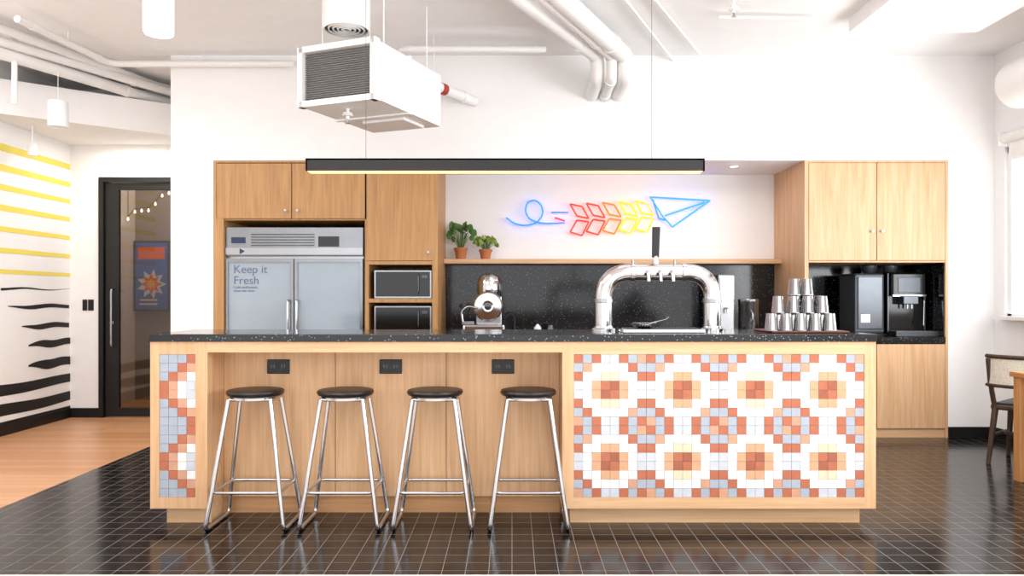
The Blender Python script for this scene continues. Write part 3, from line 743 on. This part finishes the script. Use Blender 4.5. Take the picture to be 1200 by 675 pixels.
for (a, b, z, r, dr) in [((612, 0), (700, 66), 3.30, .06, .18), ((634, -6), (717, 66), 3.28, .045, .18), ((662, 2), (733, 66), 3.29, .07, .16)]:
    p0 = at(a[0], a[1], z); p1 = at(b[0], b[1], z)
    if p1[1] > 6.75: p1 = (p1[0], 6.75, p1[2])
    d_ = (Vector(p1)-Vector(p0)); d_.z = 0; st = Vector(p0)-d_*.8
    pipe('drain_pipe', [st, p1, (p1[0], p1[1], z-dr), (p1[0], 6.92, z-dr-.03)], r, fr=.09)
for (a, b, z, r) in [((0, 62), (178, 116), 3.24, .05), ((0, 48), (186, 104), 3.32, .04), ((0, 33), (180, 99), 3.37, .035)]:
    p0 = at(*a, z); p1 = at(*b, z); p1 = (p1[0], min(p1[1], 7.6), z)
    st = Vector(p0)-(Vector(p1)-Vector(p0))*.25
    st.x = max(st.x, XL+.1)
    pipe('ceiling_pipe', [st, p1, (p1[0]+.1, p1[1]+.18, z)], r, fr=.08)
pipe('conduit_pipe', [at(20, 22, 3.35), at(130, 75, 3.35), (X(345, 6.86), 6.86, 3.35)], .028, fr=.1)
pipe('conduit_pipe', [(X(438, 6.6), 6.6, 3.3), (X(470, 6.5), 6.5, 3.3), (X(468, 6.3), 6.3, 3.3), (X(560, 6.3), 6.3, 3.3), (X(640, 6.3), 6.3, 3.3)], .028, fr=.1)
for a, b in [((733, 0), (790, 72)), ((768, 0), (822, 66)), ((842, 20), (960, 22))]:
    p0, p1 = at(*a, 3.40), at(*b, 3.40)
    pipe('thin_conduit', [p0, p1], .011, fr=0, rings=False)
pipe('dropped_conduit', [(X(17, 6.3), 6.3, Z(122, 6.3)), (X(17, 6.3), 6.3, CEIL)], .022, fr=0, rings=False)
c = (X(860, 5.6), 5.6, Z(20, 5.6)); g = G('sprinkler_head', c); sprk(c, CEIL-c[2], g)
def cylp(px, py, D, r, hgt, lit=True):
    c = (X(px, D), D, Z(py, D)); g = G('cylinder_pendant_lamp', c)
    lathe('shade', [(r*.9, .03), (r*.93, 0), (r, 0), (r, hgt-.01), (r*.95, hgt), (.001, hgt)], c, 'white', g)
    cyl('lamp_disc', (c[0], c[1], c[2]+.008), r*.89, .01, 'lampw' if lit else 'white', g)
    tube('cord', [(c[0], c[1], c[2]+hgt), (c[0], c[1], CEIL)], .003, 'white', g, seg=6)
cylp(186, 40, 4.3, .082, .34)
cylp(68, 149, 6.6, .08, .22, False)
g = G('track_spotlight', (X(38, 6.9), 6.9, Z(146, 6.9)))
tx, tz = X(38, 7.2), Z(170, 7.2)
tube('stem', [(tx, 7.2, tz), (tx, 7.2, Z(170, DL))], .008, 'white', g, seg=8)
lathe('lamp_head', [(.03, -.12), (.04, -.12), (.045, -.02), (.03, 0), (.001, .005)], (tx, 7.2, tz+.02), 'white', g)
g = G('roller_blind', (XR-.05, 5.5, wz1))
cyl('blind_roll', (XR-.05, 3.6, wz1+.06), .045, 3.1, 'blind', g, axis='Y')
box('blind_fabric', XR-.045, XR-.04, 3.65, 6.65, wz1-.12, wz1+.06, 'blind', g)
box('hem_bar', XR-.05, XR-.035, 3.65, 6.65, wz1-.14, wz1-.12, 'white', g)
boxes('bracket', [(XR-.1, XR, 6.7, 6.715, wz1, wz1+.12)], 'white', g)
g = G('round_supply_duct', (XR-.35, 5.0, 3.0))
tube('duct_run', [(XR-.26, 2.5, 2.98), (XR-.26, 6.2, 2.98)], .19, 'pipe', g, seg=32)
for yy in (3.2, 4.4, 5.6):
    tube('duct_seam', [(XR-.26, yy, 2.98), (XR-.26, yy+.03, 2.98)], .197, 'pipe', g, seg=32)
    for s in (-.15, .15): tube('duct_strap', [(XR-.26+s, yy, 3.08), (XR-.26+s, yy, CEIL)], .006, 'pipe', g, seg=6)

# ================================================================= TABLE + CHAIR
g = G('dining_table', (X(1188, 5.3)+.4, 4.8, 0))
tx0 = X(1189, 5.3); tx1 = tx0+.72; ty0, ty1 = 4.25, 5.36; tzt = Z(436, 5.3)
box('table_top', tx0, tx1, ty0, ty1, tzt-.035, tzt, 'tableo', g, bevel=.004)
for a in (tx0+.01, tx1-.08):
    for b in (ty0+.02, ty1-.1): box('table_leg', a, a+.07, b, b+.07, 0, tzt-.035, 'tableo', g, bevel=.004)
boxes('table_apron', [(tx0+.03, tx0+.05, ty0+.09, ty1-.1, tzt-.11, tzt-.035), (tx1-.05, tx1-.03, ty0+.09, ty1-.1, tzt-.11, tzt-.035), (tx0+.08, tx1-.08, ty0+.03, ty0+.05, tzt-.11, tzt-.035), (tx0+.08, tx1-.08, ty1-.08, ty1-.06, tzt-.11, tzt-.035)], 'tableo', g)
g = G('dining_chair', (3.96, 5.86, 0), rot=math.radians(-50), local=True)
def leg(a, b): tube('leg', [a, b], lambda t: .024-.008*t, 'chairw', g, seg=12)
leg((-.19, .19, .43), (-.22, .22, 0)); leg((.19, .19, .43), (.22, .22, 0))
leg((-.18, -.19, .43), (-.21, -.25, 0)); leg((.18, -.19, .43), (.21, -.25, 0))
tube('back_post_1', [(-.18, -.19, .40), (-.2, -.23, .6), (-.21, -.25, .8)], .018, 'chairw', g, fr=.1)
tube('back_post_2', [(.18, -.19, .40), (.2, -.23, .6), (.21, -.25, .8)], .018, 'chairw', g, fr=.1)
box('seat_frame', -.21, .21, -.21, .22, .41, .45, 'chairw', g, bevel=.012)
box('seat_pad', -.19, .19, -.19, .20, .45, .465, 'seat', g, bevel=.008)
def arc(z, dy=0, n=10):
    return [(.24*math.sin(t), -.19-.11*math.cos(t)-dy, z) for t in [(-1.25+2.5*k/n) for k in range(n+1)]]
tube('back_rail_top', arc(.82), .016, 'chairw', g, seg=10); tube('back_rail_bottom', arc(.60), .013, 'chairw', g, seg=10)
A, B = arc(.60), arc(.82); n = len(A)
mk('cane_back', A+B, [(k, k+1, n+k+1, n+k) for k in range(n-1)], 'cane', g)
boxes('stretcher', [(-.2, .2, -.005, .01, .2, .22)], 'chairw', g)
boxes('side_stretcher', [(-.208, -.195, -.2, .2, .2, .22), (.195, .208, -.2, .2, .2, .22)], 'chairw', g)

# ================================================================= OUTSIDE
g = G('office_building', (26, 38, 0))
box('facade', 20, 40, 30, 44, -20, 30, 'building', g)
wl = []
for k in range(26):
    zz = -19+k*1.9
    for j in range(14):
        wl.append((20.3+j*1.4, 21.3+j*1.4, 29.93, 30.0, zz, zz+1.1))
    for j in range(9):
        wl.append((19.93, 20.0, 30.4+j*1.5, 31.4+j*1.5, zz, zz+1.1))
boxes('facade_windows', wl, 'bwin', g)

# ================================================================= LIGHT
wd = bpy.data.worlds.new('World'); scene.world = wd; wd.use_nodes = True
bg = wd.node_tree.nodes['Background']; bg.inputs['Color'].default_value = (.97, .98, 1, 1); bg.inputs['Strength'].default_value = 1.95
def area(name, loc, rot, sx, sy, e_, col=(1, 1, 1)):
    l = bpy.data.lights.new(name, 'AREA'); l.shape = 'RECTANGLE'; l.size = sx; l.size_y = sy; l.energy = e_; l.color = col
    o = bpy.data.objects.new(name, l); o.location = loc; o.rotation_euler = rot; scene.collection.objects.link(o)
area('overhead_fill_1', (-1.8, 2.4, 3.38), (0, 0, 0), 2.2, 2.2, 46, (1, .98, .97))  # unseen fill lamps added overhead to brighten the room, no fixtures
area('overhead_fill_2', (2.0, 2.4, 3.38), (0, 0, 0), 2.2, 2.2, 44, (1, .98, .97))
area('overhead_fill_3', (-3.8, 4.6, 3.38), (0, 0, 0), 1.2, 1.4, 44, (1, .98, .97))  # added fill for the dark left side
area('overhead_fill_4', (1.6, 4.8, 3.40), (0, 0, 0), 2.6, .9, 12, (1, .98, .97))
area('window_daylight', (XR-.02, 3.0, 1.8), (0, math.radians(90), 0), 1.4, 6.0, 150, (.96, .98, 1))
area('room_beyond_light', (-3.9, 8.75, 3.3), (0, 0, 0), .8, .6, 26, (1, .92, .85))
area('hallway_fill', (-3.9, 7.7, Z(170, DL)-.03), (0, 0, 0), .5, .3, 9, (1, .97, .93))  # unseen fill added under the soffit to lift the left end
area('downlight', (X(860, D2+.3), D2+.3, ZT-.02), (math.radians(-12), 0, 0), .07, .07, 1.5, (1, .94, .88))

cam = bpy.data.cameras.new('Camera'); co = bpy.data.objects.new('Camera', cam); scene.collection.objects.link(co)
co.location = (0, 0, H); co.rotation_euler = (math.pi/2, 0, 0)
cam.sensor_width = 36; cam.lens = 27.0; cam.shift_y = 10.5/1200
scene.camera = co
scene.view_settings.view_transform = 'Standard'
scene.view_settings.exposure = 0.22
